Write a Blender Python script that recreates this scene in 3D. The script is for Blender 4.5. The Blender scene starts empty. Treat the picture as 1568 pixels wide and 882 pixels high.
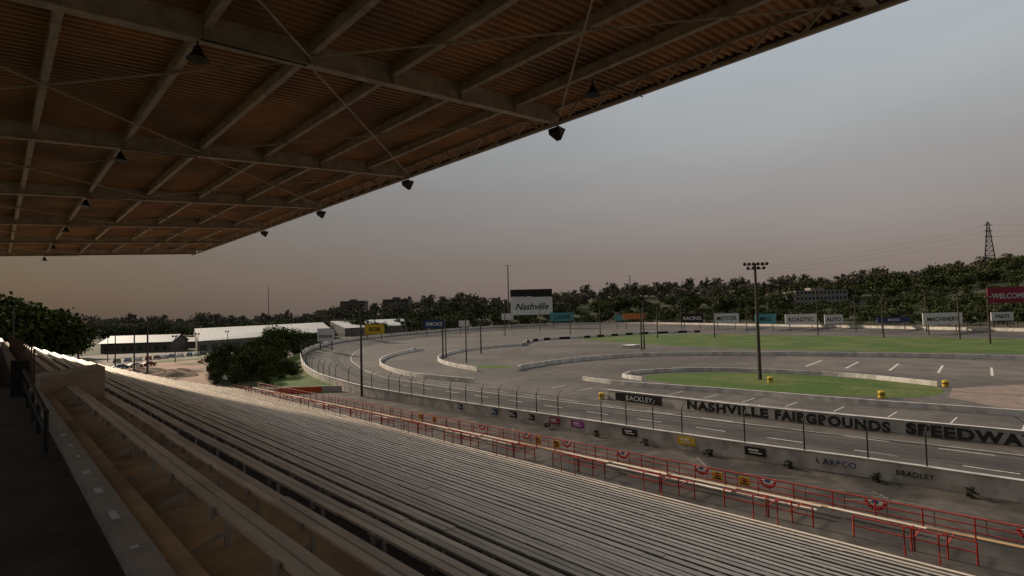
import bpy, math, random
from mathutils import Vector, Matrix
random.seed(7)
C=bpy.context.scene.collection
# ------------------------------------------------------------------ camera
cam=bpy.data.objects.new('camera',bpy.data.cameras.new('camera'));C.objects.link(cam)
cam.data.lens=19.06; cam.data.clip_start=0.1; cam.data.clip_end=9000
cam.rotation_euler=(1.6162,0.0262,-0.7615); cam.location=(0,0,14)
bpy.context.scene.camera=cam
sc=bpy.context.scene
sc.view_settings.view_transform='Standard'; sc.view_settings.look='None'; sc.view_settings.exposure=0
# ------------------------------------------------------------------ helpers
def N(nt,t,**k):
    n=nt.nodes.new(t)
    for a,b in k.items():
        if a in n.inputs.keys() and not hasattr(n,a): n.inputs[a].default_value=b
        else: setattr(n,a,b)
    return n
def mat(name,col,rough=.8,metal=0,var=.25,scale=1.0,stretch=(1,1,1),island=0,bump=0,bscale=8,col2=None,scale2=.15,spec=.3,lo2=.45,hi2=.6,det=3):
    m=bpy.data.materials.new(name); m.use_nodes=True; nt=m.node_tree; L=nt.links
    b=nt.nodes['Principled BSDF']; b.inputs['Roughness'].default_value=rough; b.inputs['Metallic'].default_value=metal
    b.inputs['Specular IOR Level'].default_value=spec
    tc=N(nt,'ShaderNodeTexCoord'); mp=N(nt,'ShaderNodeMapping'); mp.inputs['Scale'].default_value=stretch
    L.new(tc.outputs['Object'],mp.inputs['Vector'])
    no=N(nt,'ShaderNodeTexNoise'); no.inputs['Scale'].default_value=scale; no.inputs['Detail'].default_value=det; no.inputs['Roughness'].default_value=.65
    L.new(mp.outputs[0],no.inputs['Vector'])
    mr=N(nt,'ShaderNodeMapRange'); mr.inputs['From Min'].default_value=.3; mr.inputs['From Max'].default_value=.7
    mr.inputs['To Min'].default_value=1-var; mr.inputs['To Max'].default_value=1+var
    L.new(no.outputs['Fac'],mr.inputs['Value'])
    src=None
    if col2:
        n2=N(nt,'ShaderNodeTexNoise'); n2.inputs['Scale'].default_value=scale2; n2.inputs['Detail'].default_value=det
        L.new(mp.outputs[0],n2.inputs['Vector'])
        m2=N(nt,'ShaderNodeMapRange'); m2.inputs['From Min'].default_value=lo2; m2.inputs['From Max'].default_value=hi2
        L.new(n2.outputs['Fac'],m2.inputs['Value'])
        mx=N(nt,'ShaderNodeMix',data_type='RGBA'); mx.inputs[6].default_value=(*col,1); mx.inputs[7].default_value=(*col2,1)
        L.new(m2.outputs[0],mx.inputs[0]); src=mx.outputs[2]
    fac=mr.outputs[0]
    if island:
        g=N(nt,'ShaderNodeNewGeometry'); mi=N(nt,'ShaderNodeMapRange')
        mi.inputs['To Min'].default_value=1-island; mi.inputs['To Max'].default_value=1+island
        L.new(g.outputs['Random Per Island'],mi.inputs['Value'])
        mm=N(nt,'ShaderNodeMath',operation='MULTIPLY'); L.new(fac,mm.inputs[0]); L.new(mi.outputs[0],mm.inputs[1]); fac=mm.outputs[0]
    vm=N(nt,'ShaderNodeVectorMath',operation='SCALE')
    if src: L.new(src,vm.inputs[0])
    else: vm.inputs[0].default_value=col
    L.new(fac,vm.inputs['Scale']); L.new(vm.outputs[0],b.inputs['Base Color'])
    if bump:
        nb=N(nt,'ShaderNodeTexNoise'); nb.inputs['Scale'].default_value=bscale; nb.inputs['Detail'].default_value=3
        L.new(mp.outputs[0],nb.inputs['Vector'])
        bp=N(nt,'ShaderNodeBump'); bp.inputs['Strength'].default_value=bump; bp.inputs['Distance'].default_value=.05
        L.new(nb.outputs['Fac'],bp.inputs['Height']); L.new(bp.outputs[0],b.inputs['Normal'])
    return m
class MB:
    def __init__(s): s.v=[];s.f=[]
    def add(s,vs,fs):
        o=len(s.v); s.v+= [tuple(p) for p in vs]; s.f+=[tuple(i+o for i in f) for f in fs]
    def bar(s,p,q,w,h,up=(0,0,1)):
        p=Vector(p);q=Vector(q);d=(q-p).normalized();u=Vector(up)
        if abs(d.dot(u))>.99: u=Vector((1,0,0))
        sd=d.cross(u).normalized();uu=sd.cross(d)
        a=sd*w/2;b=uu*h/2
        s.add([p-a-b,p+a-b,p+a+b,p-a+b,q-a-b,q+a-b,q+a+b,q-a+b],[(0,1,2,3),(7,6,5,4),(0,4,5,1),(1,5,6,2),(2,6,7,3),(3,7,4,0)])
    def box(s,x0,x1,y0,y1,z0,z1):
        s.add([(x0,y0,z0),(x1,y0,z0),(x1,y1,z0),(x0,y1,z0),(x0,y0,z1),(x1,y0,z1),(x1,y1,z1),(x0,y1,z1)],[(3,2,1,0),(4,5,6,7),(0,1,5,4),(1,2,6,5),(2,3,7,6),(3,0,4,7)])
    def ibeam(s,p,q,h,w,t=.03):
        p=Vector(p);q=Vector(q);o=Vector((0,0,h/2))
        s.bar(p+o,q+o,w,t);s.bar(p-o,q-o,w,t);s.bar(p,q,t*.8,h-t)
    def tube(s,pts,r,n=6):
        pts=[Vector(p) for p in pts]; o=len(s.v)
        for i,p in enumerate(pts):
            d=(pts[min(i+1,len(pts)-1)]-pts[max(i-1,0)]).normalized()
            u=Vector((0,0,1)) if abs(d.z)<.9 else Vector((1,0,0))
            a=d.cross(u).normalized();b=a.cross(d); rr=r[i] if isinstance(r,(list,tuple)) else r
            for k in range(n):
                t=2*math.pi*k/n; s.v.append(tuple(p+a*math.cos(t)*rr+b*math.sin(t)*rr))
        for i in range(len(pts)-1):
            for k in range(n):
                s.f.append((o+i*n+k,o+i*n+(k+1)%n,o+(i+1)*n+(k+1)%n,o+(i+1)*n+k))
        s.f.append(tuple(o+k for k in range(n))[::-1]); s.f.append(tuple(o+(len(pts)-1)*n+k for k in range(n)))
    def obj(s,name,m,parent=None,loc=(0,0,0),smooth=False):
        me=bpy.data.meshes.new(name); me.from_pydata(s.v,[],s.f); me.update()
        if m: me.materials.append(m)
        if smooth: me.polygons.foreach_set('use_smooth',[True]*len(me.polygons))
        o=bpy.data.objects.new(name,me);C.objects.link(o);o.location=loc
        if parent:o.parent=parent
        return o
def empty(name,loc=(0,0,0),rz=0):
    o=bpy.data.objects.new(name,None);C.objects.link(o);o.location=loc;o.rotation_euler=(0,0,rz);o.empty_display_size=.5;return o
def spline(pts,step):
    out=[];n=len(pts)
    for i in range(n-1):
        p0=Vector(pts[max(i-1,0)]);p1=Vector(pts[i]);p2=Vector(pts[i+1]);p3=Vector(pts[min(i+2,n-1)])
        k=max(1,int((p2-p1).length/step))
        for j in range(k):
            t=j/k
            out.append(.5*((2*p1)+(p2-p0)*t+(2*p0-5*p1+4*p2-p3)*t*t+(3*p1-p0-3*p2+p3)*t**3))
    out.append(Vector(pts[-1]));return out
def offs(pts,d):
    out=[]
    for i,p in enumerate(pts):
        t=(pts[min(i+1,len(pts)-1)]-pts[max(i-1,0)]);t.z=0;t.normalize()
        out.append(p+Vector((t.y,-t.x,0))*d)
    return out
def wall(mb,pts,h,t,below=.3):
    a=offs(pts,-t/2);b=offs(pts,t/2);n=len(pts);o=len(mb.v)
    for i in range(n):
        z=pts[i].z
        mb.v+=[(a[i].x,a[i].y,z-below),(b[i].x,b[i].y,z-below),(b[i].x,b[i].y,z+h),(a[i].x,a[i].y,z+h)]
    for i in range(n-1):
        q=o+4*i
        for k in range(4):
            mb.f.append((q+k,q+4+k,q+4+(k+1)%4,q+(k+1)%4))
    mb.f.append((o,o+1,o+2,o+3)); q=o+4*(n-1); mb.f.append((q+3,q+2,q+1,q))
def poly(name,pts,z,m,parent=None):
    me=bpy.data.meshes.new(name)
    import bmesh
    bm=bmesh.new(); vs=[bm.verts.new((p[0],p[1],z)) for p in pts]
    f=bm.faces.new(vs); bm.normal_update()
    if f.normal.z<0: f.normal_flip()
    bmesh.ops.triangulate(bm,faces=[f]); bm.to_mesh(me); bm.free(); me.materials.append(m)
    o=bpy.data.objects.new(name,me);C.objects.link(o)
    if parent:o.parent=parent
    return o
def blob(name,pts,z,m):
    p=spline(V3(list(pts)+[pts[0]]),2.5)[:-1]
    return poly(name,[(q.x+random.uniform(-.25,.25),q.y+random.uniform(-.25,.25)) for q in p],z,m)
def V3(l,z=0): return [Vector((p[0],p[1],p[2] if len(p)>2 else z)) for p in l]
# site grid: rotated 43.7 deg against the stand; n = distance out from the stand, e = across
def S(e,n): return (.691*n+.723*e, .723*n-.691*e)
def lerp(tab,x):
    if x<=tab[0][0]: return tab[0][1]
    for (a,b),(c,d) in zip(tab,tab[1:]):
        if x<=c: return b+(d-b)*(x-a)/(c-a)
    return tab[-1][1]
HT=[(-.95,5),(-.6,6),(-.35,9),(-.2,20),(0,24),(.08,28),(.3,33),(.6,37),(.8,46),(.95,56),(1.4,60)]
ST=[(-1,520),(0,500),(.3,460),(.6,340),(.95,250),(1.4,230)]
def gz(x,y):
    n=.691*x+.723*y; e=.723*x-.691*y
    if n<100: return -.06
    r=e/n; s=lerp(ST,r); t=min(1,max(0,(n-s)/(730-s))); t=t*t*(3-2*t)
    return -.06+lerp(HT,r)*t
# ------------------------------------------------------------------ materials
M={}
M['asphalt']=mat('asphalt_track',(.085,.075,.068),.85,var=.28,scale=.35,col2=(.13,.114,.102),scale2=.05,bump=.2,bscale=20,lo2=.4,hi2=.65,det=6)
M['asphalt_bank']=mat('asphalt_banking',(.078,.069,.062),.85,var=.28,scale=.25,col2=(.112,.098,.088),scale2=.04,lo2=.4,hi2=.65,det=6)
M['concourse']=mat('shaded_concourse_paving',(.042,.036,.031),.8,var=.45,scale=.5,col2=(.09,.076,.064),scale2=.22,det=6)  # dark asphalt, with roof shade over the concourse put into its colour
M['white']=mat('aged_white_paint',(.76,.72,.67),.7,var=.12,scale=.8,col2=(.56,.52,.47),scale2=.6)
M['wallgrey']=mat('concrete_wall',(.54,.50,.45),.8,var=.18,scale=.8,col2=(.40,.37,.33),scale2=.4,det=4)
M['line']=mat('line_paint',(.6,.58,.54),.8,var=.35,scale=3)
M['grass']=mat('grass',(.052,.10,.012),.95,var=.38,scale=1.2,col2=(.10,.125,.028),scale2=.08,bump=.4,bscale=6,det=6)
M['ground']=mat('rough_ground',(.05,.056,.022),.95,var=.35,scale=.15,col2=(.11,.09,.06),scale2=.014,lo2=.5,hi2=.64,det=5)
M['dirt']=mat('dirt',(.36,.225,.16),.95,var=.35,scale=.2,col2=(.14,.115,.075),scale2=.05,bump=.5,bscale=1,det=5)
M['lot']=mat('parking_lot',(.2,.17,.145),.9,var=.25,scale=.1)
M['tan']=mat('tan_concrete',(.46,.29,.155),.85,var=.25,scale=1.3,col2=(.27,.175,.105),scale2=.5,bump=.3,bscale=14,det=5)
M['step']=mat('shade_dark_step_concrete',(.04,.028,.02),.9,var=.3,scale=1.3)  # tan concrete darkened: shade between the seat rows is painted into it
M['floor']=mat('walkway_floor',(.06,.053,.047),.7,var=.4,scale=1.2,det=5)
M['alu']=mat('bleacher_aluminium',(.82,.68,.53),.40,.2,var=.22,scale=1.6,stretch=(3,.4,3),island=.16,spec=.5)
M['foot']=mat('shade_dark_footboard',(.09,.068,.052),.6,.1,var=.2,scale=1.2,stretch=(3,.4,3),island=.15)  # aluminium darkened so the gaps between seats carry painted shade
M['plank']=mat('worn_plank',(.22,.16,.115),.6,.0,var=.25,scale=1.2,stretch=(3,.4,3),island=.2)
M['steel']=mat('galvanised_steel',(.45,.40,.35),.5,.3,var=.2,scale=3)
M['roofsteel']=mat('painted_roof_steel',(.54,.44,.35),.6,.0,var=.28,scale=1.5,island=.06)
M['deck']=mat('rusty_corrugated_deck',(.54,.30,.145),.7,.0,var=.3,scale=.5,col2=(.32,.19,.115),scale2=.25,det=5)
M['dark']=mat('dark_metal',(.03,.028,.026),.6,.2,var=.2,scale=2)
M['pole']=mat('weathered_pole',(.07,.058,.048),.8,var=.3,scale=1.5)
M['red']=mat('red_painted_steel',(.55,.05,.03),.5,var=.25,scale=2)
M['yellow']=mat('yellow_paint',(.65,.42,.04),.6,var=.12,scale=2)
M['orange']=mat('orange_netting',(.6,.1,.03),.7,var=.2,scale=2)
M['black']=mat('black_paint',(.018,.017,.016),.6,var=.1,scale=2)
M['roofwhite']=mat('white_metal_roof',(.52,.51,.49),.55,var=.1,scale=.1,stretch=(1,1,1))
M['bldg']=mat('building_wall',(.12,.11,.10),.8,var=.2,scale=.2)
M['glass']=mat('dark_window',(.02,.025,.03),.15,var=.1,spec=.6)
M['bark']=mat('bark',(.06,.045,.033),.9,var=.3,scale=3)
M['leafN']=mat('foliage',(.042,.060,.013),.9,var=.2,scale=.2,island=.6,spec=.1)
M['leafM']=mat('foliage_mid_hazed',(.066,.080,.032),.9,var=.25,scale=.1,island=.45,spec=.1)  # green lightened with some distance haze in the base colour
M['leafF']=mat('foliage_far_hazed',(.135,.125,.096),.95,var=.15,scale=.05,island=.25,spec=.05)  # brownish grey base colour holds the distance haze
for nm,c in dict(teal=(.08,.3,.32),orangep=(.55,.2,.06),maroon=(.28,.03,.06),signwhite=(.7,.69,.67),navy=(.03,.05,.15),blue=(.05,.12,.4),purple=(.3,.04,.3),bunred=(.5,.04,.05)).items():
    M[nm]=mat(nm+'_paint',c,.6,var=.08,scale=1)
mesh_m=bpy.data.materials.new('chain_link_mesh'); mesh_m.use_nodes=True; nt=mesh_m.node_tree
b=nt.nodes['Principled BSDF']; b.inputs['Base Color'].default_value=(.12,.11,.1,1)
tr=N(nt,'ShaderNodeBsdfTransparent'); mx=N(nt,'ShaderNodeMixShader'); mx.inputs[0].default_value=.10
nt.links.new(tr.outputs[0],mx.inputs[1]);nt.links.new(b.outputs[0],mx.inputs[2]);nt.links.new(mx.outputs[0],nt.nodes['Material Output'].inputs[0])
M['mesh']=mesh_m
# ------------------------------------------------------------------ world
w=bpy.data.worlds.new('World');sc.world=w;w.use_nodes=True;nt=w.node_tree;L=nt.links
bg=nt.nodes['Background']
SUN_AZ=math.radians(-3); SUN_EL=math.radians(24)   # azimuth measured from +Y towards +X
sk=N(nt,'ShaderNodeTexSky',sky_type='NISHITA');sk.sun_disc=False;sk.sun_elevation=SUN_EL;sk.sun_rotation=SUN_AZ;sk.dust_density=3;sk.air_density=1.5
tc=N(nt,'ShaderNodeTexCoord');sx=N(nt,'ShaderNodeSeparateXYZ');L.new(tc.outputs['Generated'],sx.inputs[0])
rp=N(nt,'ShaderNodeValToRGB');L.new(sx.outputs['Z'],rp.inputs[0]);cr=rp.color_ramp
cr.elements[0].position=0;cr.elements[0].color=(.175,.136,.119,1)
cr.elements[1].position=1;cr.elements[1].color=(1.1,1.08,1.05,1)
for p,c in [(.09,(.222,.182,.164)),(.2,(.29,.275,.268)),(.33,(.355,.375,.39)),(.46,(.41,.46,.50)),(.62,(.8,.83,.85))]:
    e=cr.elements.new(p);e.color=(*c,1)
dt=N(nt,'ShaderNodeVectorMath',operation='DOT_PRODUCT');L.new(tc.outputs['Generated'],dt.inputs[0]);dt.inputs[1].default_value=(.985,.17,0)
mr=N(nt,'ShaderNodeMapRange');mr.inputs['From Min'].default_value=.1;mr.inputs['From Max'].default_value=1;mr.inputs['To Min'].default_value=.34;mr.inputs['To Max'].default_value=1.18
L.new(dt.outputs['Value'],mr.inputs['Value'])
hn=N(nt,'ShaderNodeTexNoise');hn.inputs['Scale'].default_value=2.2;hn.inputs['Detail'].default_value=4
hm=N(nt,'ShaderNodeMapping');hm.inputs['Scale'].default_value=(1,1,3.5);L.new(tc.outputs['Generated'],hm.inputs[0]);L.new(hm.outputs[0],hn.inputs['Vector'])
hr=N(nt,'ShaderNodeMapRange');hr.inputs['From Min'].default_value=.3;hr.inputs['From Max'].default_value=.7;hr.inputs['To Min'].default_value=.95;hr.inputs['To Max'].default_value=1.05;L.new(hn.outputs['Fac'],hr.inputs['Value'])
mu=N(nt,'ShaderNodeMath',operation='MULTIPLY');L.new(mr.outputs[0],mu.inputs[0]);L.new(hr.outputs[0],mu.inputs[1])
sm=N(nt,'ShaderNodeVectorMath',operation='SCALE');L.new(rp.outputs[0],sm.inputs[0]);L.new(mu.outputs[0],sm.inputs['Scale'])
s2=N(nt,'ShaderNodeVectorMath',operation='SCALE');L.new(sk.outputs[0],s2.inputs[0]);s2.inputs['Scale'].default_value=.05
mix=N(nt,'ShaderNodeMix',data_type='RGBA');mix.inputs[0].default_value=.05
L.new(sm.outputs[0],mix.inputs[6]);L.new(s2.outputs[0],mix.inputs[7]);L.new(mix.outputs[2],bg.inputs[0]);bg.inputs[1].default_value=1
w.cycles.sampling_method='MANUAL';w.cycles.sample_map_resolution=256
sun=bpy.data.objects.new('sun',bpy.data.lights.new('sun','SUN'));C.objects.link(sun)
sun.data.energy=4.4;sun.data.angle=math.radians(5);sun.data.color=(1,.83,.64)
dirv=Vector((math.sin(SUN_AZ)*math.cos(SUN_EL),math.cos(SUN_AZ)*math.cos(SUN_EL),math.sin(SUN_EL)))
sun.rotation_euler=dirv.to_track_quat('Z','Y').to_euler()
# ------------------------------------------------------------------ ground
mb=MB();radii=[0,40,80,120,160,200,240,270,300,330,360,390,420,450,480,510,540,570,600,640,680,720,760,850,1000,1400,2200,3500,6000]
na=180
for i,rd in enumerate(radii):
    for k in range(na):
        t=2*math.pi*k/na;x=rd*math.sin(t);y=rd*math.cos(t);mb.v.append((x,y,gz(x,y)))
for i in range(len(radii)-1):
    for k in range(na): mb.f.append((i*na+k,(i+1)*na+k,(i+1)*na+(k+1)%na,i*na+(k+1)%na))
mb.obj('ground',M['ground'],smooth=True)
# ------------------------------------------------------------------ track
OUT=[(53,-130,.3),(52.6,-60,.3),(51.8,3,.3),(50.4,22,.3),(49.4,44,.3),(48.4,64,.3),(48,86,.4),(48.5,98,.7),(50,112,1.1),(54,128,1.6),(60.5,146,2.1),(73,175,2.4),(95,212,2.4),(120,243,2.4),(156,272,2.4),(198,296,2.4),(250,320,2.4),(305,334,2.4),(352,324,2.4),(378,285,2.4),(375,230,2.2),(350,166,2),(310,80,2),(276,14,2),(250,-60,2),(225,-130,2)]
out=spline(OUT,3)
inn=offs(out,15)
for p in inn:p.z=0
mb=MB()
for a,b_ in zip(out,inn):
    m_=a.lerp(b_,.5);mb.v+=[tuple(a),tuple(m_),tuple(b_)]
for i in range(len(out)-1):
    for k in (0,1): mb.f.append((3*i+k,3*i+k+1,3*i+4+k,3*i+3+k))
mb.obj('race_track',M['asphalt_bank'])
poly('infield_pavement',[(p.x,p.y) for p in inn],0,M['asphalt'])
groove=mat('rubbered_asphalt',(.055,.048,.044),.7,var=.3,scale=.3,det=5)
def onbank(i,t): return out[i].lerp(inn[i],t)
for (ta,tb,nm,mm_) in ((.56,.72,'racing_groove',groove),(.30,.312,'paving_joint',M['black']),(.82,.83,'paving_joint',M['black'])):
    mb=MB()
    for i in range(len(out)):
        wob=.02*math.sin(i*.17)+.01*math.sin(i*.61)
        a=onbank(i,ta+wob*(tb-ta>.05));b_=onbank(i,tb-wob*.5*(tb-ta>.05));mb.v+=[(a.x,a.y,a.z+.012),(b_.x,b_.y,b_.z+.012)]
    for i in range(len(out)-1): mb.f.append((2*i,2*i+1,2*i+3,2*i+2))
    mb.obj(nm,mm_)
ob=offs(out,-9);mb=MB()
for a,b_ in zip(out,ob): mb.v+=[(a.x,a.y,a.z-.05),(b_.x,b_.y,-.2)]
for i in range(len(out)-1):
    if out[i].y>99 and not(out[i].x>300 and out[i].y<0): mb.f.append((2*i,2*i+2,2*i+3,2*i+1))
mb.obj('grass_embankment',M['grass'])
mb=MB();wo=offs(out,-.25);wall(mb,wo,1.15,.35,1.0)
ow=mb.obj('track_outer_wall',mat('whitewashed_wall',(.70,.65,.59),.8,var=.2,scale=.9,col2=(.5,.46,.41),scale2=.5,det=5))
mb=MB();top=[p+Vector((0,0,1.16)) for p in wo];wall(mb,top,.08,.44,0);mb.obj('wall_cap',M['white'],ow)
cf=empty('catch_fence');mb=MB();mc=MB();mm=MB()
acc=0;posts=[]
for i in range(1,len(wo)-1):
    acc+=(wo[i]-wo[i-1]).length
    if acc>=3.2:
        acc=0;posts.append(i)
inw=offs(out,.5)
for i in posts:
    p=wo[i];d=(inw[i]-wo[i]);d.z=0;d.normalize();q=wo[i]
    mb.tube([q+Vector((0,0,.9)),q+Vector((0,0,3.3)),q+d*.18+Vector((0,0,3.75)),q+d*.55+Vector((0,0,4.1))],.06 if p.y<150 and p.x<80 else .08,5)
for hgt in (1.7,2.3,2.9,3.5):
    for j in range(len(posts)-1):
        a=wo[posts[j]]+Vector((0,0,hgt));b_=wo[posts[j+1]]+Vector((0,0,hgt));mc.bar(a,b_,.018,.018)
for j in range(len(wo)-1):
    a=wo[j];b_=wo[j+1];mm.add([(a.x,a.y,a.z+1.26),(b_.x,b_.y,b_.z+1.26),(b_.x,b_.y,b_.z+3.6),(a.x,a.y,a.z+3.6)],[(0,1,2,3)])
mb.obj('posts',M['dark'],cf);mc.obj('cables',M['dark'],cf);mm.obj('mesh',M['mesh'],cf)
def wallx(y):
    best=min(wo,key=lambda p:abs(p.y-y)+(0 if p.x<60 else 999));return best.x
def panel(name,y,wd,z0,z1,m,x=None,th=.04,parent=None):
    mb=MB();xx=(wallx(y)-.2 if x is None else x);mb.box(xx-th,xx,y-wd/2,y+wd/2,z0,z1)
    return mb.obj(name,M[m],parent)
for y,m in [(55,'navy'),(51.5,'black'),(48.5,'black'),(44.5,'maroon'),(41,'purple'),(34,'black'),(27.6,'yellow'),(21,'black'),(62,'navy')]:
    o=panel('advertising_banner',y,1.9,.5,1.25,m)
    mb=MB();xx=wallx(y)-.245;mb.box(xx-.01,xx+.004,y-.6,y+.5,.72,.80);mb.box(xx-.01,xx+.004,y-.3,y+.6,.92,1.06);mb.obj('lettering',M['signwhite'],o)
def mkwall(name,pts,h=.85,t=.3,m='white',step=3):
    mb=MB();wall(mb,spline(V3(pts),step),h,t,.1);return mb.obj(name,M[m])
mkwall('pit_entry_wall',[(70,85),(69,104),(73,122),(81,141),(92,157),(105,170),(124,182)],1.0)
mkwall('inner_barrier_wall',[(159,161),(148,165),(127,160),(110,149),(98,136),(90,120),(85,102)],1.0)
mkwall('inner_barrier_wall',[(91,94),(94,96),(109,98),(126,96),(142,88),(158,62),(168,30),(171,5),(172,-40)],m='white',h=1.1)
mkwall('quarter_track_wall',[(86,70),(84.5,62),(85,52),(86.5,41),(87,22),(89,4),(90,-30)],.8)
mkwall('quarter_track_wall',[(92,60),(94,66),(99,67.5),(106,65),(114.5,57),(118,42),(118,30),(113,17)],.8)
mkwall('quarter_track_wall',[(100,6),(104,-30)],.8)
pts=[(70,52),(69.3,38),(69.2,26),(70,13),(71,2),(73,-40)]
pw=mkwall('pit_wall',pts,1.45,.3,'wallgrey')
mb=MB();wall(mb,[p+Vector((0,0,1.455)) for p in spline(V3(pts),3)],.10,.42,0);mb.obj('cap',M['white'],pw)
def text(s,name,y0,y1,x,z0,z1,m,parent,bold=.012):
    cu=bpy.data.curves.new(name,'FONT');cu.body=s;cu.size=1;cu.offset=bold;cu.extrude=.01;cu.space_character=1.15;cu.materials.append(m)
    o=bpy.data.objects.new(name,cu);C.objects.link(o)
    bpy.context.view_layer.update()
    bb=[Vector(c) for c in o.bound_box];mnx=min(c.x for c in bb);mny=min(c.y for c in bb)
    mxx=max(c.x for c in bb);mxy=max(c.y for c in bb)
    sx_=(y0-y1)/(mxx-mnx);sy=(z1-z0)/(mxy-mny)
    o.matrix_world=Matrix(((0,0,-1,x),(-1*sx_,0,0,y0+mnx*sx_),(0,sy,0,z0-mny*sy),(0,0,0,1)))
    if parent:
        mw=o.matrix_world.copy();o.parent=parent;o.matrix_world=mw
    return o
segs=[('NASHVILLE',38,27.2,69.25,69.2),('FAIRGROUNDS',26.4,14.6,69.15,69.85),('SPEEDWAY',13.4,3.0,69.95,70.8)]
for s,a,b_,xa,xb in segs:
    text(s,'lettering',a,b_,min(xa,xb)-.22,.15,1.36,M['black'],pw,.055)
mb=MB();mb.box(69.1,69.2,42,50,.15,1.35);bn=mb.obj('sponsor_banner',M['black'],pw)
text('RACKLEY','lettering',48,43.5,69.05,.4,1.1,M['signwhite'],bn)
text('A ARPCO','lettering',16.4,13.2,wallx(15)-.23-.08,.6,1.1,M['navy'],ow)
text('BRADLEY','lettering',10.6,8.2,wallx(9)-.25-.05,.6,1.0,M['black'],ow)
mb=MB();mk=MB();dl=spline(V3([(159,161),(180,178),(200,183),(218,176),(261,171),(290,150)]),5)
for i in range(len(dl)-1): (mb if i%2 else mk).bar(dl[i]+Vector((0,0,.6)),dl[i+1]+Vector((0,0,.6)),.5,1.2)
fb=mb.obj('tyre_barrier',M['white']);mk.obj('dark_blocks',M['black'],fb)
blob('infield_grass',[(94.4,60.6),(99,64),(107,61),(114,52),(117,42),(117,28),(112,16.7),(101,16),(96,20.5),(92.4,33),(91.5,49)],.006,M['grass'])
blob('infield_grass',[(228,196),(262,160),(271,129),(269,90),(267,46),(262,13),(255,-30),(190,-30),(191,9.7),(186,32),(180,66),(187,115),(205,160)],.006,M['grass'])
blob('infield_grass',[(88,118),(91,104),(95,101),(99,106),(93,116)],.006,M['grass'])
poly('concrete_pad',[(92,5),(101,14),(112,15),(124,6),(122,-14),(100,-16)],.005,mat('pink_concrete',(.24,.18,.15),.85,var=.25,scale=.4,det=5))
poly('concrete_pad',[(128,48),(160,60),(166,20),(168,-30),(130,-30)],.005,mat('pale_concrete',(.16,.135,.117),.85,var=.3,scale=.3,col2=(.11,.095,.083),scale2=.15,det=5))
mb=MB();RR=random.Random(3)
def stripe(x0,y0,x1,y1,wd,z=.008):
    d=Vector((x1-x0,y1-y0,0)).normalized();n=Vector((d.y,-d.x,0))*wd/2;a=Vector((x0,y0,z));b_=Vector((x1,y1,z))
    mb.add([a-n,b_-n,b_+n,a+n],[(0,1,2,3)])
for k in range(70):
    x=RR.uniform(66,230);y=RR.uniform(-20,150);L_=RR.uniform(10,40);a=RR.choice([RR.gauss(1.5,.12),RR.gauss(0,.2)]);px,py=x,y
    for j in range(6):
        nx=px+math.cos(a)*L_/6;ny=py+math.sin(a)*L_/6;stripe(px,py,nx,ny,RR.uniform(.1,.25),.0035);px,py=nx,ny;a+=RR.gauss(0,.12)
mb.obj('tar_seams',M['black'])
mb=MB()
for k in range(16):
    y=-20+k*8.0;stripe(59,y,59,y+3.5,.22,.175)
    stripe(65.2,y+2,65.2,y+6,.2,.05)
for k in range(14):
    y=-10+k*6.0;stripe(74.5,y,78.5,y,.22)
    if k<10: stripe(79.5,y+3,84,y+3,.15)
for k in range(9):
    y=-20+k*8;stripe(134,y,150,y+1.5,.4,.012)
stripe(78.9,-30,78.7,60,.15)
mb.obj('painted_lines',M['line'])
mb=MB();il=offs(out,14.4);il2=offs(out,14.65)
for i in range(len(il)-1):
    z=.13;mb.add([(il[i].x,il[i].y,z),(il[i+1].x,il[i+1].y,z),(il2[i+1].x,il2[i+1].y,z),(il2[i].x,il2[i].y,z)],[(0,1,2,3)])
mb.obj('track_edge_line',M['line'])
poly('concourse',[(30,-60),(wallx(-60),-60),(51.6,3),(50.2,22),(49.2,44),(48.2,64),(47.8,86),(48,98),(36,104),(24,104)],.0,M['concourse'])
mb=MB()
for k in range(60):
    y=RR.uniform(-15,60);x=RR.uniform(41.5,47.5);stripe(x,y,x+RR.uniform(-2.5,2.5),y+RR.uniform(.5,5),RR.uniform(.05,.16),.006)
mb.obj('sun_streak_lines',mat('painted_sunlight',(.2,.17,.145),.85,var=.3,scale=2))  # paler stripes imitate streaks of sunlight on the dark paving
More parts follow.
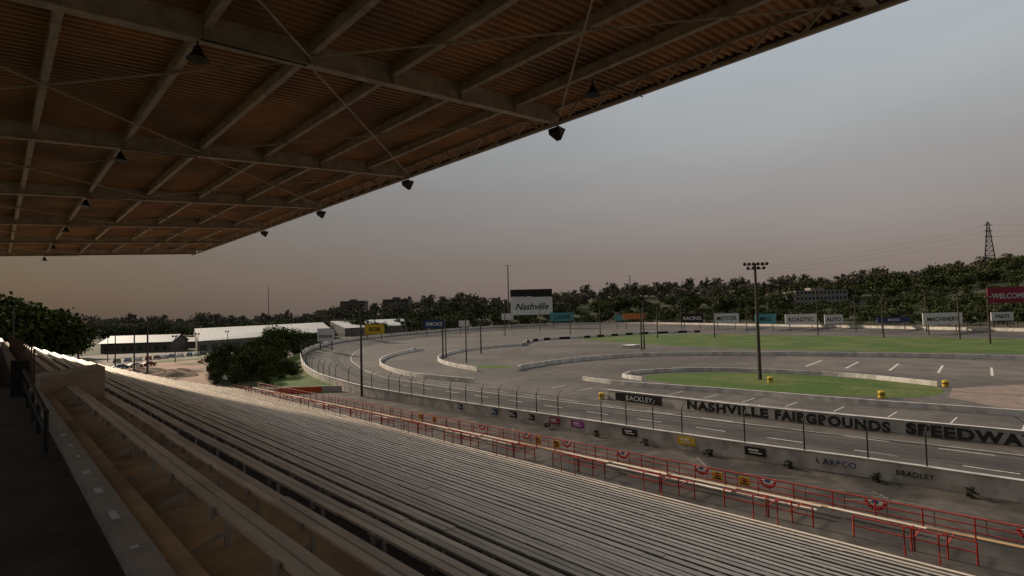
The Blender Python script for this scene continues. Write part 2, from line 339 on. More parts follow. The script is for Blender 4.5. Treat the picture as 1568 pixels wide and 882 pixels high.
# ------------------------------------------------------------------ leaves / trees
def treemesh(name,h,cr,leaf,clumps,per,lm,seed,low=.25):
    R=random.Random(seed);t=MB();t.tube([(0,0,-.5),(.1,0,h*.25),(0,.1,h*.5),(.1,.1,h*.8)],[h*.03,h*.024,h*.016,h*.005],7)
    cs=[]
    for i in range(clumps):
        while True:
            a=Vector((R.uniform(-1,1),R.uniform(-1,1),R.uniform(-1,1)))
            if .25<a.length<1: break
        s=1+.3*math.sin(3*math.atan2(a.y,a.x)+seed)+.15*math.sin(5*a.z+seed)
        c=Vector((a.x*cr*s,a.y*cr*s,h*(low+(1-low)*.5)+a.z*h*(1-low)*.47));cs.append(c)
    for c in cs[:9]:
        t.tube([(0,0,h*R.uniform(.25,.5)),c*.55+Vector((0,0,h*.15)),c],[h*.012,h*.007,h*.003],5)
    ntr=len(t.f)
    for c in cs:
        cl=R.uniform(.6,1.3)*cr*.27
        for k in range(per):
            d=Vector((R.gauss(0,1),R.gauss(0,1),R.gauss(0,.8)))*cl*.6
            p=c+d;n=Vector((R.uniform(-1,1),R.uniform(-1,1),R.uniform(-.3,1))).normalized();u=n.orthogonal().normalized();u.rotate(Matrix.Rotation(R.uniform(0,6.28),3,n));v=n.cross(u)
            s=leaf*R.uniform(.6,1.3);t.add([p-u*s-v*s*.5,p+u*s*.2-v*s*.8,p+u*s+v*s*.3,p-u*s*.1+v*s*.8],[(0,1,2,3)])
    me=bpy.data.meshes.new(name);me.from_pydata(t.v,[],t.f);me.materials.append(M['bark']);me.materials.append(lm)
    me.polygons.foreach_set('material_index',[0]*ntr+[1]*(len(t.f)-ntr));me.update();return me
near=[treemesh('tree_near%d'%i,10,3.6+.4*i,.24,64,60,M['leafN'],i+1,.06) for i in range(3)]
big=[treemesh('tree_big%d'%i,12,5+.5*i,.42,70,34,M['leafN'],i+31,.1) for i in range(3)]
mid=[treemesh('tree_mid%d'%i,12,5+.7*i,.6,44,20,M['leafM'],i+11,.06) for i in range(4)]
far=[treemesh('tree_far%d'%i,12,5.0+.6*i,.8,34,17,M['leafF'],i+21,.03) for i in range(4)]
def inst(name,me,x,y,s=1,parent=None,z=None,sz=None):
    o=bpy.data.objects.new(name,me);C.objects.link(o);o.location=(x,y,gz(x,y) if z is None else z);o.rotation_euler=(0,0,random.uniform(0,6.28));o.scale=(s,s,sz or s*random.uniform(.85,1.15))
    if parent:o.parent=parent
    return o
for (x,y,s) in [(38,127,.5),(41,133,.7),(45,139,.8),(48,146,.9),(42,147,.8),(50,152,.95),(55,160,1.0),(60,170,1.05),(66,182,1.05),(46,133,.6),(50,140,.7),(53,148,.75),(72,190,1.0),(79,198,.95),(48,127,.45),(58,158,.8),(37,137,.55),(43,123,.4),(39,143,.7),(35,131,.35),(52,133,.45),(51,128,.3),(86,209,.9),(94,219,.9)]:
    inst('deciduous_tree',random.choice(near),x,y,s)
dt_=empty('distant_trees')
for (e,n,s) in [(-.99,170,2.3),(-.95,185,2.6),(-.915,190,2.5),(-.885,200,2.6),(-.855,205,2.4),(-.83,212,2.0),(-1.03,180,2.5),(-.93,230,2.7),(-1.07,180,2.4),(-.80,225,1.5),(-.975,200,2.6)]:
    x,y=S(e*n,n);inst('deciduous_tree',random.choice(big),x,y,s*.75)
for n in (520,570,620,675,740):
    r=-1.2
    while r<1.3:
        nn=n+random.uniform(-20,20);x,y=S(r*nn,nn)
        if r<-.3 and n<600: r+=.012;continue
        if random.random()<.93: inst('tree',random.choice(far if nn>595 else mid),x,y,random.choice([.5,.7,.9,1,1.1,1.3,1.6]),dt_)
        r+=random.uniform(.008,.018)
for n in (280,320,360,400,440,480):
    r=-.05
    while r<1.25:
        nn=n+random.uniform(-18,18);x,y=S(r*nn,nn);
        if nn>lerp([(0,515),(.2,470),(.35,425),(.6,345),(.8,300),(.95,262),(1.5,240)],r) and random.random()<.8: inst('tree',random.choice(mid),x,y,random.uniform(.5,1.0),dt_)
        r+=random.uniform(.012,.028)
for n in (430,500):
    r=-1.05
    while r<-.1:
        nn=n+random.uniform(-18,18);x,y=S(r*nn,nn)
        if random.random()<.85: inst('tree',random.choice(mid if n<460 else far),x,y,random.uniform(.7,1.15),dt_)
        r+=random.uniform(.010,.024)
sh=[treemesh('shrub%d'%i,.9,.42,.05,16,40,mat('dark_foliage%d'%i,(.025,.026,.013),.9,island=.5),77+i,.02) for i in range(3)]
for y in (45,31.8,25,18,11.8,6,0,38): inst('shrub',random.choice(sh),wallx(y)-.9,y,random.uniform(.95,1.15),z=0,sz=random.uniform(.7,.85))
# ------------------------------------------------------------------ grandstand seating (parabolic rake: steep at the top, shallow at the front)
Y0,Y1=-22,93;NR=29;TR=.94;X0=1.25
RIS=[.425-.205*i/(NR-1) for i in range(NR)];ZS=[];zz_=12
for q_ in RIS: zz_-=q_;ZS.append(zz_)
gs=empty('grandstand_seating');mb=MB()
prof=[(X0,12)]
for i in range(NR):
    z=ZS[i];prof+=[(X0+TR*i,z),(X0+TR*(i+1),z)]
XE=X0+TR*NR;ZE=ZS[-1]
n=len(prof)
for x,z in prof: mb.v+=[(x,Y0,z),(x,Y1,z)]
for i in range(n-1): mb.f.append((2*i,2*i+1,2*i+3,2*i+2))
mb.v+=[(XE,Y0,-.2),(XE,Y1,-.2),(-6,Y0,-.2),(-6,Y1,-.2),(-6,Y0,11.9),(-6,Y1,11.9),(X0,Y0,11.9),(X0,Y1,11.9)]
q=2*n;mb.f+=[tuple([2*i+1 for i in range(n)]+[q+1,q+3,q+5])[::-1],tuple([2*i for i in range(n)]+[q,q+2,q+4]),(q+2,q+3,q+5,q+4)]
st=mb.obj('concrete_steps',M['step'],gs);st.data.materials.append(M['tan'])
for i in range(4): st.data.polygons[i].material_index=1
seat=MB();foot=MB();br=MB()
for i in range(NR):
    x=X0+TR*i;z=ZS[i]
    y=Y0-1
    while y<Y1:
        y2=min(y+6.1,Y1)
        dz=random.uniform(-.01,.01);dx=random.uniform(-.01,.01);dd=random.uniform(-.006,.006)
        if i<10:
            seat.box(x+.46+dx,x+.565+dx,y+.006,y2-.006,z+.41+dz,z+.45+dz);seat.box(x+.59+dx,x+.695+dx,y+.006,y2-.006,z+.41+dz+dd,z+.45+dz+dd)
        else: seat.box(x+.50+dx,x+.68+dx,y+.006,y2-.006,z+.41+dz,z+.45+dz)
        if i>1: foot.box(x+.10,x+.28,y+.006,y2-.006,z+.03,z+.07)
        y=y2
    yy=Y0+1
    while yy<Y1:
        if yy<60 or i>16:
            br.bar((x+.59,yy,z),(x+.59,yy,z+.40),.05,.05);br.bar((x+.45,yy,z+.38),(x+.72,yy,z+.38),.05,.045)
            if i<8: br.bar((x+.59,yy,z+.16),(x+.22,yy,z+.015),.04,.04)
            br.box(x+.42,x+.45,yy-.05,yy+.05,z+.33,z+.455)
        yy+=1.83
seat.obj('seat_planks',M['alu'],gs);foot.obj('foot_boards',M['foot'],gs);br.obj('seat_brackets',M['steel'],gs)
mb=MB();mb.box(-6,X0-.47,Y0,Y1,11.7,11.985);wk=mb.obj('top_walkway',M['floor'])
mb=MB();mb.box(X0-.465,X0-.23,Y0,22.4,11.7,12.09);mb.obj('kerb_plank',M['steel'],wk)
mb=MB();mb.box(X0-.225,X0-.003,Y0,Y1,11.7,12.0);mb.obj('concrete_edge',M['tan'],wk)
mb=MB()
for k in range(40): mb.box(X0-.38+random.uniform(-.03,.03),X0-.33,Y0+k*1.1+.2*random.random(),Y0+k*1.1+.15+.15*random.random(),12.09,12.094)
mb.obj('seat_number_labels',M['signwhite'],wk)
vb=MB();vb.add([(1.05,22.6,11.6),(2.7,22.6,11.0),(2.7,24.6,11.0),(1.05,24.6,11.6),(1.05,22.6,12.35),(2.7,22.6,12.55),(2.7,24.6,12.55),(1.05,24.6,12.35)],[(3,2,1,0),(4,5,6,7),(0,1,5,4),(1,2,6,5),(2,3,7,6),(3,0,4,7)])
vo=vb.obj('stair_head_wall',mat('beige_concrete',(.5,.39,.29),.8,var=.15,scale=1.5))
hb=MB()
for y in (11.5,13.5,15.5,18,20.5): hb.tube([(.62,y,11.98),(.62,y,12.6)],.035)
hb.tube([(.62,11.5,12.6),(.62,20.5,12.75),(.62,22.3,12.9)],.04);hb.tube([(.62,11.5,12.3),(.62,20.5,12.4)],.03)
hb.box(.35,.75,20.9,21.4,11.98,13.0)
hb.obj('walkway_handrail',M['dark'])
ub=empty('upper_benches');s1=MB();s2_=MB()
for k in range(5):
    x=.9-k*.75;z=12.1+k*.12
    s1.box(x-.74,x,24.8,Y1,11.9,z);y=25
    while y<Y1-1:
        s2_.box(x-.5,x-.2,y,min(y+6,Y1)-.05,z+.36,z+.4);s2_.box(x-.38,x-.33,y+.5,y+.55,z,z+.36);s2_.box(x-.38,x-.33,y+4.5,y+4.55,z,z+.36);y+=6
s1.obj('steps',M['floor'],ub);s2_.obj('seat_planks',M['plank'],ub)
rb=MB()
y=26
while y<70: rb.tube([(1.05,y,12),(1.05,y,13.15)],.03,5);y+=2
for z in (12.3,12.5,12.7,12.9,13.15): rb.tube([(1.05,26,z),(1.05,70,z)],.025,5)
rb.obj('guard_railing',mat('rusty_brown_steel',(.12,.07,.045),.7,var=.3,scale=2))
def fx(y,o=0): return 31.6-.03*y+o
mb=MB();mb.add([(XE-.02,Y0,ZE-.01),(fx(Y0,2.6),Y0,ZE-.01),(fx(Y1,2.6),Y1,ZE-.01),(XE-.02,Y1,ZE-.01)],[(0,1,2,3)])
mb.obj('front_walkway',M['concourse'])
mb=MB();wall(mb,V3([(fx(Y0,2.7),Y0),(fx(Y1,2.7),Y1)]),ZE+.02,.34,.1);mb.obj('retaining_wall',M['tan'])
mb=MB();y=Y0
while y<Y1-4:
    for o in (.5,1.2):
        if random.random()<.5: mb.box(fx(y,o),fx(y,o)+.24,y+.1,y+4.4,ZE+.38,ZE+.42);mb.box(fx(y,o)+.1,fx(y,o)+.14,y+.6,y+.64,ZE,ZE+.38);mb.box(fx(y,o)+.1,fx(y,o)+.14,y+3.8,y+3.84,ZE,ZE+.38)
    y+=4.6
mb.obj('front_benches',M['alu'])
rl=empty('red_railing');mb=MB()
def rail(o,y0,y1,z,step,hs,r=.04):
    y=y0
    while y<=y1:
        mb.tube([(fx(y,o),y,z),(fx(y,o),y,z+hs[-1])],r,5);y+=step
    for h in hs: mb.tube([(fx(y0,o),y0,z+h),(fx(y1,o),y1,z+h)],r*.9,5)
rail(2.3,Y0,Y1,ZE,2.0,(.35,.7,1.05))
y=Y0
while y<Y1-5: rail(-.9,y,y+4.6,ZE,2.3,(.55,1.0));y+=6.4
y=Y0+1
while y<Y1-2:
    for o in (0,1.2):
        a=Vector((fx(y,-.9),y+o,ZE));mb.tube([a,a+Vector((0,0,1.1))],.04,5);mb.tube([a+Vector((0,0,1.1)),a+Vector((-1.9,0,1.6)),a+Vector((-1.9,0,.4))],.04,5)
        mb.tube([a+Vector((0,0,.6)),a+Vector((1.5,0,.6))],.03,5)
    y+=6.4
mb.obj('rails',M['red'],rl)
ff=empty('concourse_fence');mb=MB();mm=MB();y=Y0
FX=41.6
while y<Y1:
    mb.tube([(FX-.02*y,y,0),(FX-.02*y,y,1.25)],.03,5);y+=2.4
for z in (.15,1.25): mb.tube([(FX-.02*Y0,Y0,z),(FX-.02*Y1,Y1,z)],.02,5)
mm.add([(FX-.02*Y0,Y0,.1),(FX-.02*Y1,Y1,.1),(FX-.02*Y1,Y1,1.23),(FX-.02*Y0,Y0,1.23)],[(0,1,2,3)])
mb.obj('posts',M['pole'],ff);mm.obj('mesh',M['mesh'],ff)
for y in (2.5,9.8,16.5,21.6,29,35.5,41,48,-5,-12):
    x=FX-.07-.02*y;bo=empty('bunting',(x,y,1.25))
    for j,(r0,r1,m) in enumerate([(0,.2,'blue'),(.2,.40,'signwhite'),(.40,.6,'bunred')]):
        mb=MB();K=20
        for k in range(K+1):
            t=math.pi+math.pi*k/K;wv=.03*math.cos(k*math.pi)
            for rr in (r0,r1): mb.v.append((-.03-j*.004+wv*(rr),rr*1.05*math.cos(t),rr*math.sin(t)))
        for k in range(K): mb.f.append((2*k,2*k+1,2*k+3,2*k+2))
        mb.obj('pleats',M[m],bo)
for y in (18.2,20.3,36.8,39.3,57,60):
    x=FX-.07-.02*y;o=MB();o.box(x-.07,x-.03,y-.42,y+.42,.45,1.15);so=o.obj('yellow_sign',M['yellow'])
    o=MB();o.box(x-.08,x-.072,y-.3,y+.3,.6,.7);o.box(x-.08,x-.072,y-.15,y+.15,.78,1.05);o.obj('lettering',M['black'],so)
# ------------------------------------------------------------------ roof
RX=24.3;RS=.068
def dz(x): return 25.5-RS*(RX-x)
rf=empty('grandstand_roof');RY0,RY1=-24,96.8;XB=-7
mb=MB();y=RY0;prof=[]
while y<RY1:
    for dy,h in ((0,0),(.13,0),(.18,.13),(.32,.13)):prof.append((y+dy,h))
    y+=.37
for y,h in prof: mb.v+=[(XB,y,dz(XB)+h),(RX,y,dz(RX)+h)]
for i in range(len(prof)-1): mb.f.append((2*i,2*i+1,2*i+3,2*i+2))
mb.obj('corrugated_deck',M['deck'],rf)
mb=MB();mb.bar((RX+.02,RY0,dz(RX)+.02),(RX+.02,RY1,dz(RX)+.02),.06,.26);mb.bar((XB,RY1,dz(XB)-.05),(RX,RY1,dz(RX)-.05),.08,.4);mb.obj('fascia',M['pole'],rf)
gY=[4.6+15.3*k for k in range(-1,7)]
gd=MB();pl=MB();bc=MB()
for y in gY:
    gd.ibeam((XB,y,dz(XB)-.42),(23.0,y,dz(23.0)-.42),.80,.40,.045)
    for x in (1.3,5,8.6,12.2,15.9,19.5): 
        gd.box(x-.015,x+.015,y-.18,y+.18,dz(x)-.78,dz(x)-.06)
    gd.bar((-5,y,0),(-5,y,dz(-5)-.84),.4,.4)
for x in (-2.3,1.3,5,8.6,12.2,15.9,19.5):
    for a,b_ in zip(gY,gY[1:]): pl.ibeam((x,a+.21,dz(x)-.24),(x,b_-.21,dz(x)-.24),.44,.24,.03)
for a,b_ in zip(gY,gY[1:]):
    for (xa,xb) in ((8.6,22.8),(-5.8,8.6)):
        bc.tube([(xa,a+.2,dz(xa)-.6),(xb,b_-.2,dz(xb)-.6)],.045,5);bc.tube([(xb,a+.2,dz(xb)-.52),(xa,b_-.2,dz(xa)-.52)],.045,5)
tx=22.6;zt=dz(tx)-.06;zb=dz(tx)-.92
bc.bar((tx,RY0,zt),(tx,RY1,zt),.16,.14);bc.bar((tx,RY0,zb),(tx,RY1,zb),.2,.14)
y=RY0;up=0
while y<RY1-.9:
    bc.bar((tx,y,zb if up else zt),(tx,y+1.0,zt if up else zb),.1,.1);y+=1.0;up=1-up
gd.obj('girders',M['roofsteel'],rf);pl.obj('purlins',M['roofsteel'],rf);bc.obj('bracing',M['roofsteel'],rf)
def lamp(x,y):
    z=dz(x)-.8;o=empty('hanging_lamp',(x,y,z));mb=MB()
    mb.tube([(0,0,.05),(0,0,-.25)],.03);mb.tube([(0,0,-.2),(0,0,-.32),(0,0,-.5),(0,0,-.68)],[.08,.13,.2,.36],12)
    mb.tube([(0,-.3,-.1),(3.6,-.3,.1)],.03);mb.obj('shade',M['dark'],o)
for y in gY[1:]: lamp(4.8,y)
lamp(19.4,14.7)
def speaker(y):
    o=empty('loudspeaker',(22.9,y,dz(22.9)-.8));mb=MB()
    mb.bar((0,0,.1),(0,0,-.35),.06,.06)
    mb.add([(-.35,-.4,-.3),(-.35,.4,-.3),(-.3,.4,-.6),(-.3,-.4,-.6),(.35,-.3,-.32),(.35,.3,-.32),(.1,.16,-.95),(.1,-.16,-.95)],[(0,1,2,3),(7,6,5,4),(0,4,5,1),(1,5,6,2),(2,6,7,3),(3,7,4,0)])
    mb.obj('horn',M['dark'],o)
for y in gY[2:6]: speaker(y)
# ------------------------------------------------------------------ poles
def pole(name,x,y,h,r=.14,arms=(),z=None,m='pole',nl=3):
    z0=gz(x,y) if z is None else z
    o=empty(name,(x,y,z0));mb=MB();mb.tube([(0,0,-.3),(0,0,h)],[r*1.2,r*.75],8)
    for (az,half,n) in arms:
        mb.bar((-half*.69,half*.72,h-az),(half*.69,-half*.72,h-az),.12,.12)
        for k in range(n):
            t=-half+2*half*k/(n-1) if n>1 else 0
            c=Vector((t*.69,-t*.72,h-az));mb.bar(c+Vector((0,0,.05)),c+Vector((0,0,.35)),.08,.08);mb.tube([c+Vector((.1,.1,.25)),c+Vector((0,0,.35)),c+Vector((-.35,-.35,.15))],[.12,.22,.34],8)
    mb.obj('mast',M[m],o);return o
pole('floodlight_pole',106,43,22.3,.32,((.3,2.1,6),(1.1,1.5,4)))
pole('floodlight_pole',46.9,88,15,.2,((.4,.8,2),))
pole('utility_pole',98.6,123,13,.18,((.3,.8,2),))
pole('utility_pole',104,140,12,.18,((.3,.5,1),))
for e,n,h in [(.24,190,17),(.105,330,18),(.265,260,16),(.37,250,17),(.56,250,22),(.68,220,17),(.82,200,16),(.875,175,15),(-.015,330,18),(.31,330,17),(-.06,190,11),(-.13,180,11),(.52,330,22),(.43,300,17),(.16,300,17),(.63,260,18),(.05,400,18),(.235,185,14),(.76,230,19)]:
    x,y=S(e*n,n);pole('light_pole',x,y,h,.24,((.3,.9,2),),z=0)
pole('utility_pole',26,151,15.5,.2);pole('utility_pole',24.5,158,13.5,.17,((1,.9,0),));pole('utility_pole',23,175,12,.15)
for x,y in ((45,215),(58,240),(30,245),(75,262)): pole('light_pole',x,y,9,.14,((.2,.6,2),))
x,y=S(-.92*140,140);pole('light_pole',x,y,19,.18,((.2,.9,2),))
x,y=S(-.007*500,500);pole('floodlight_pole',x,y,58,.6,((.5,2.6,2),(8,2,2)),z=0)
x,y=S(.218*640,640);pole('floodlight_pole',x,y,60-28,.6,((.5,3,3),(6,3,3)))
x,y=S(-.45*900,900);pole('radio_mast',x,y,60,.5)
x,y=S(-.13*640,640);pole('floodlight_pole',x,y,22,.5,((.5,5,4),))
tx_,ty_=S(.885*650,650);z0=gz(tx_,ty_)-3;H=102-z0+6;tw=empty('transmission_tower',(tx_,ty_,z0));mb=MB()
def wd(z): return 5.5*(1-z/H)**1.1+.9
lv=[H*k/11 for k in range(12)]
for a,b_ in zip(lv,lv[1:]):
    for k in range(4):
        def cn(z,k): 
            s=wd(z);q=[(-1,-1),(1,-1),(1,1),(-1,1)][k%4];return Vector((q[0]*s,q[1]*s,z))
        mb.bar(cn(a,k),cn(b_,k),.6,.6);mb.bar(cn(a,k),cn(b_,k+1),.35,.35);mb.bar(cn(a,k+1),cn(b_,k),.35,.35);mb.bar(cn(b_,k),cn(b_,k+1),.35,.35)
for z in (H*.72,H*.83,H*.94):
    d=Vector((.69,-.72,0));mb.bar(Vector((0,0,z))-d*5,Vector((0,0,z))+d*5,.6,.6);mb.bar(Vector((0,0,z+2.5)),Vector((0,0,z))+d*5,.3,.3);mb.bar(Vector((0,0,z+2.5)),Vector((0,0,z))-d*5,.3,.3)
mb.obj('lattice',mat('hazy_steel',(.06,.05,.045),.7,var=.1),tw)
pc=MB()
for zz in (H*.72,H*.83,H*.94):
    for sgn in (-1,1):
        A=Vector((tx_,ty_,z0+zz))+Vector((.69,-.72,0))*5*sgn
        for (ee,nn,zz2) in ((1.35,480,95),(.35,900,62)):
            bx,by=S(ee*nn,nn);B=Vector((bx,by,zz2+ (zz-H*.8)*.6+sgn*1));P=[]
            for k in range(13):
                t=k/12;p=A.lerp(B,t);p.z-=14*4*t*(1-t)*.5;P.append(p)
            pc.tube(P,.05,4)
pc.obj('power_lines',mat('cable',(.2,.17,.155),.8))
# ------------------------------------------------------------------ billboards
def board(name,r,n,wpx,z0,z1,m,m2='black',txt=None):
    e=r*n;x,y=S(e,n);W=wpx/830*n
    o=empty(name,(x,y,0),math.radians(-43.7))   # faces the stand
    mb=MB();mb.box(-W/2,W/2,-.15,.15,z0,z1);mb.obj('panel',M[m],o)
    mb=MB();
    for s in (-.35,.35): mb.box(s*W-.15,s*W+.15,.16,.45,gz(x,y)-1,z1-.3)
    mb.box(-W/2-.1,W/2+.1,-.17,.17,z1,z1+.2)
    mb.obj('posts',M['dark'],o)
    if txt:
        cu=bpy.data.curves.new('lettering','FONT');cu.body=txt;cu.size=1;cu.align_x='CENTER';cu.offset=.02;cu.materials.append(M[m2]);t=bpy.data.objects.new('lettering',cu);C.objects.link(t);t.parent=o
        if txt=='Nashville': cu.shear=.3
        h=(z1-z0);t.rotation_euler=(math.pi/2,0,0);t.location=(0,-.2,z0+h*.3);bpy.context.view_layer.update()
        s=min(W*.8/max(.1,t.dimensions.x),h*.6);t.scale=(s,s,s)
    return o
def zof(y,hor,n): return 14-(y-hor)/830*n
bb=board('scoreboard_billboard',.035,470,64,zof(482,478,470),zof(455,478,470),'signwhite',txt='Nashville')
mb=MB();W=64/830*470;mb.box(-W/2,W/2,-.2,.2,zof(454,478,470),zof(443,478,470));hp=mb.obj('header_panel',M['black'],bb)
for r,n,wp,ya,yb,m,tx_t in [(.79,222,60,497,479,'signwhite','MACHINERY'),(.59,275,28,496,482,'signwhite','AUTO'),(.53,290,48,497,481,'signwhite','ROADTEC'),(.465,305,32,496,481,'teal','MILL'),(.393,330,38,495,480,'signwhite','MOTOR'),(.33,350,34,494,481,'black','RACING'),(.223,385,34,489,480,'orangep',None),(.2,395,20,491,482,'teal',None),(.09,425,36,492,479,'teal','LUCAS'),(.9,215,34,491,478,'signwhite','PARTS'),(.7,245,50,494,486,'navy','RACING'),(.915,300,66,464,440,'maroon','WELCOME'),(-.01,430,18,490,480,'signwhite',None)]:
    hor=479-.0262*r*830;board('billboard',r,n,wp,zof(ya,hor,n),zof(yb,hor,n),m,txt=tx_t,m2='black' if m in('signwhite','teal') else 'signwhite')
for r,n,wp,ya,yb,m,tx_t in [(-.345,205,25,523,504,'signwhite','REIGNS'),(-.255,290,30,512,497,'yellow','BOB'),(-.145,345,32,503,490,'navy','SMOKE'),(-.09,360,16,500,491,'signwhite',None)]:
    hor=479-.0262*r*830;board('billboard',r,n,wp,zof(ya,hor,n),zof(yb,hor,n),m,txt=tx_t,m2='black' if m!='navy' else 'signwhite')
# ------------------------------------------------------------------ buildings
hall=empty('exhibition_hall');mb=MB()
E0=Vector((65,270,5));E1=Vector((158,332,5));R0=Vector((80,338,9.8));R1=Vector((174,384,10.5));B0=Vector((95,405,5));B1=Vector((190,436,5))
mb.add([E0,E1,R1,R0,B1,B0],[(0,1,2,3),(3,2,4,5)]);mb.obj('roof',M['roofwhite'],hall)
mb=MB();g=lambda v:Vector((v.x,v.y,-.1));lo=Vector((0,0,-.12))
mb.add([g(E0),g(E1),E1+lo,E0+lo,g(B0),B0+lo,R0+lo,g(B1),B1+lo,R1+lo],[(0,1,2,3),(4,0,3,6,5),(1,7,8,9,2)]);mb.obj('walls',M['bldg'],hall)
mb=MB();dE=(E1-E0);nrm=Vector((dE.y,-dE.x,0)).normalized()
for k in range(16):
    a=E0+dE*(k+.2)/16+nrm*.08;b_=E0+dE*(k+.75)/16+nrm*.08;a.z=b_.z=2;mb.bar(a,b_,.1,2.6)
mb.obj('windows',M['glass'],hall)
mb=MB();
for k in range(30):
    a=E0.lerp(E1,k/29);b_=R0.lerp(R1,k/29);mb.bar(a+Vector((0,0,.08)),b_+Vector((0,0,.08)),.15,.15)
mb.obj('roof_seams',M['wallgrey'],hall)
hall2=empty('exhibition_hall');mb=MB();E0=Vector((182,365,6));E1=Vector((262,400,6));R0=Vector((192,410,11));R1=Vector((282,448,11));mb.add([E0,E1,R1,R0],[(0,1,2,3)]);mb.obj('roof',M['roofwhite'],hall2)
mb=MB();mb.add([g(E0),g(E1),E1+lo,E0+lo,g(R0),R0+lo],[(0,1,2,3),(4,0,3,5)]);mb.obj('walls',M['bldg'],hall2)
def gable(name,x,y,rz,L_,W_,h,rh,mw,mr_,windows=True):
    o=empty(name,(x,y,gz(x,y)),rz);mb=MB();a=L_/2;b_=W_/2
    mb.add([(-a,-b_,0),(a,-b_,0),(a,b_,0),(-a,b_,0),(-a,-b_,h),(a,-b_,h),(a,b_,h),(-a,b_,h),(-a,0,h+rh),(a,0,h+rh)],[(0,1,5,4),(1,2,6,9,5),(2,3,7,6),(3,0,4,8,7)]);mb.obj('walls',M[mw],o)
    mb=MB();mb.add([(-a-.6,-b_-.8,h-.15),(a+.6,-b_-.8,h-.15),(a+.6,0,h+rh+.1),(-a-.6,0,h+rh+.1),(a+.6,b_+.8,h-.15),(-a-.6,b_+.8,h-.15)],[(0,1,2,3),(3,2,4,5)]);mb.obj('roof',M[mr_],o)
    mb=MB()
    k=-a+2
    while k<a-2: mb.box(k,k+1.8,-b_-.06,-b_-.02,1,2.8);k+=3.6
    mb.obj('windows',M['glass'],o);return o
gable('fairground_pavilion',53,312,math.radians(-43.7+6),31,16,4.8,3,'bldg','roofwhite')
x,y=S(-.60*290,290);gable('fairground_shed',x,y,math.radians(-40),22,10,3.5,1.8,'bldg','roofwhite')
def block(name,r,n,wp,z0,z1,m='bldg',fl=4):
    x,y=S(r*n,n);o=empty(name,(x,y,0),math.radians(-43.7));W=wp/830*n;mb=MB();mb.box(-W/2,W/2,0,W*.5,z0,z1);mb.box(-W*.15,W*.12,W*.1,W*.3,z1,z1+2.5);mb.obj('walls',M[m],o)
    mb=MB();h=(z1-z0)/fl
    for f in range(fl):
        k=-W/2+1.5
        while k<W/2-2.5: mb.box(k,k+2,-.06,-.02,z0+f*h+h*.35,z0+f*h+h*.8);k+=3.6
    mb.obj('windows',M['glass'],o)
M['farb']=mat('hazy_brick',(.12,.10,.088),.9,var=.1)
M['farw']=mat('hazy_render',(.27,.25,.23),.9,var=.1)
block('apartment_building',-.295,800,38,0,14+18/830*800+6,'farb',8)
block('office_building',-.215,700,40,0,14+16/830*800+6,'farb',7)
block('warehouse',.57,500,80,12,14+22/830*500,'farw',3)
block('warehouse',-.47,650,70,0,13,'farb',2)
poly('parking_lot',[(22,180),(70,185),(90,250),(48,300),(10,300),(5,220)],-.04,M['lot'])
blob('dirt_yard',[(18,112),(36,112),(36,122),(36,140),(44,165),(60,215),(42,235),(14,200)],-.03,M['dirt'])
for (x,y,s,h) in [(27,152,4,1.3),(32,160,5,1.6),(36,170,4.5,1.2),(30,178,5,1.5),(24,140,3,1)]:
    mb=MB();K=14;R_=random.Random(int(x*y))
    rings=[(1,0),(.75,.35),(.45,.8),(.15,1)]
    for rr,hh in rings:
        for k in range(K):
            t=2*math.pi*k/K;q=rr*s*(1+R_.uniform(-.15,.15));mb.v.append((q*math.cos(t)*1.5,q*math.sin(t),hh*h*(1+R_.uniform(-.15,.15))-(.1 if rr==1 else 0)))
    for i in range(3):
        for k in range(K): mb.f.append((i*K+k,i*K+(k+1)%K,(i+1)*K+(k+1)%K,(i+1)*K+k))
    mb.f.append(tuple(3*K+k for k in range(K)));mb.obj('dirt_pile',M['dirt'],loc=(x,y,-.03))
for (x,y,w_,h_) in [(50,225,22,9),(38,265,26,8),(62,250,14,10),(30,215,14,6)]:
    blob('grass_patch',[(x-w_/2,y-h_/2),(x+w_/2,y-h_/3),(x+w_/2.2,y+h_/2),(x-w_/2.4,y+h_/2.4)],-.02,M['grass'])
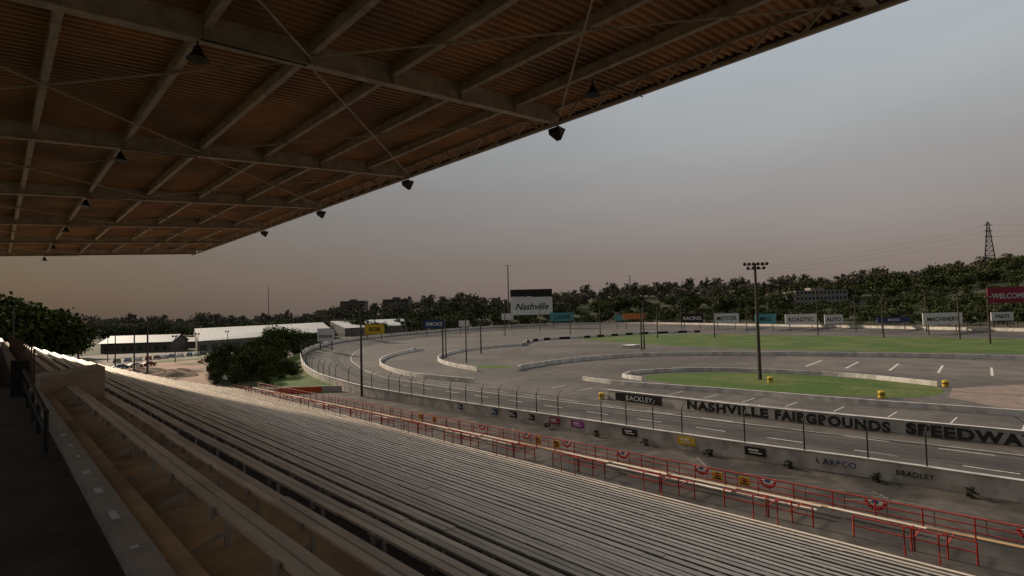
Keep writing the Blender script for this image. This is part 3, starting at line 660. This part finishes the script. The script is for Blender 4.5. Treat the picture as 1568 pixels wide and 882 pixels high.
def car(x,y,rz,m,name='parked_car'):
    o=empty(name,(x,y,-.02),rz);mb=MB();pr=[(-2.2,.35),(-2.25,.85),(-1.5,.95),(-.9,1.42),(.6,1.45),(1.3,.98),(2.15,.85),(2.25,.4)]
    n=len(pr)
    for s in (-.88,.88):
        for px,pz in pr: mb.v.append((px,s*(.82 if pz>1.2 else 1),pz))
    mb.f+=[tuple(range(n)),tuple(range(n,2*n))[::-1]]+[(i,(i+1)%n,n+(i+1)%n,n+i) for i in range(n)]
    mb.obj('body',m,o);mb=MB()
    for s in (-.9,.9):
        mb.add([(-1.3,s*.99,.98),(1.1,s*.99,1.0),(.5,s*.85,1.38),(-.85,s*.85,1.36)],[(0,1,2,3)])
    mb.obj('windows',M['glass'],o);mb=MB()
    for cx in (-1.4,1.4):
        for s in (-.8,.8): mb.tube([(cx,s-.12,.33),(cx,s+.12,.33)],.33,12)
    mb.obj('wheels',M['black'],o)
cp=[mat('car_paint_%d'%i,c,.3,.2,var=.03) for i,c in enumerate([(.5,.5,.5),(.05,.05,.06),(.25,.04,.03),(.6,.6,.58),(.06,.1,.2)])]
for i in range(12): car(32+i*3.1+random.uniform(-.5,.5),236+i*1.5,1.2+random.uniform(-.1,.1),random.choice(cp))
for i in range(5): car(20+i*4,200+i*2,.4,random.choice(cp))
car(118,180,.5,cp[0]);
mb=MB();pp=spline(V3([(30,106),(36,106),(42,101),(47.3,99)]),1.5)
wall(mb,pp,1.0,.04,0);nf=mb.obj('orange_safety_fence',M['orange'])
mb=MB();wall(mb,spline(V3([(30,104),(40,104),(47.6,97)]),1.5),1.1,.3,0);mb.obj('concrete_barrier',M['wallgrey'])
def barrel(x,y):
    mb=MB();mb.tube([(0,0,0),(0,0,.1),(0,0,.5),(0,0,.9),(0,0,1.0)],[.42,.46,.44,.46,.40],14);o=mb.obj('crash_barrel',M['yellow'],loc=(x,y,.01))
    b2=MB();b2.tube([(0,0,.45),(0,0,.6)],.47,14);b2.obj('band',M['black'],o)
for x,y in [(113,16),(95,21),(69.6,53),(103,40)]: barrel(x,y)
mb=MB();mb.box(-3,3,-2,2,.0,.9);mb.box(-3.2,3.2,-2.2,2.2,.9,1.05)
for a in (-3,0,3):
    for b_ in (-2,2): mb.tube([(a,b_,1.05),(a,b_,2)],.04)
x,y=S(.215*200,200);mb.obj('timing_platform',M['white'],loc=(x,y,0))
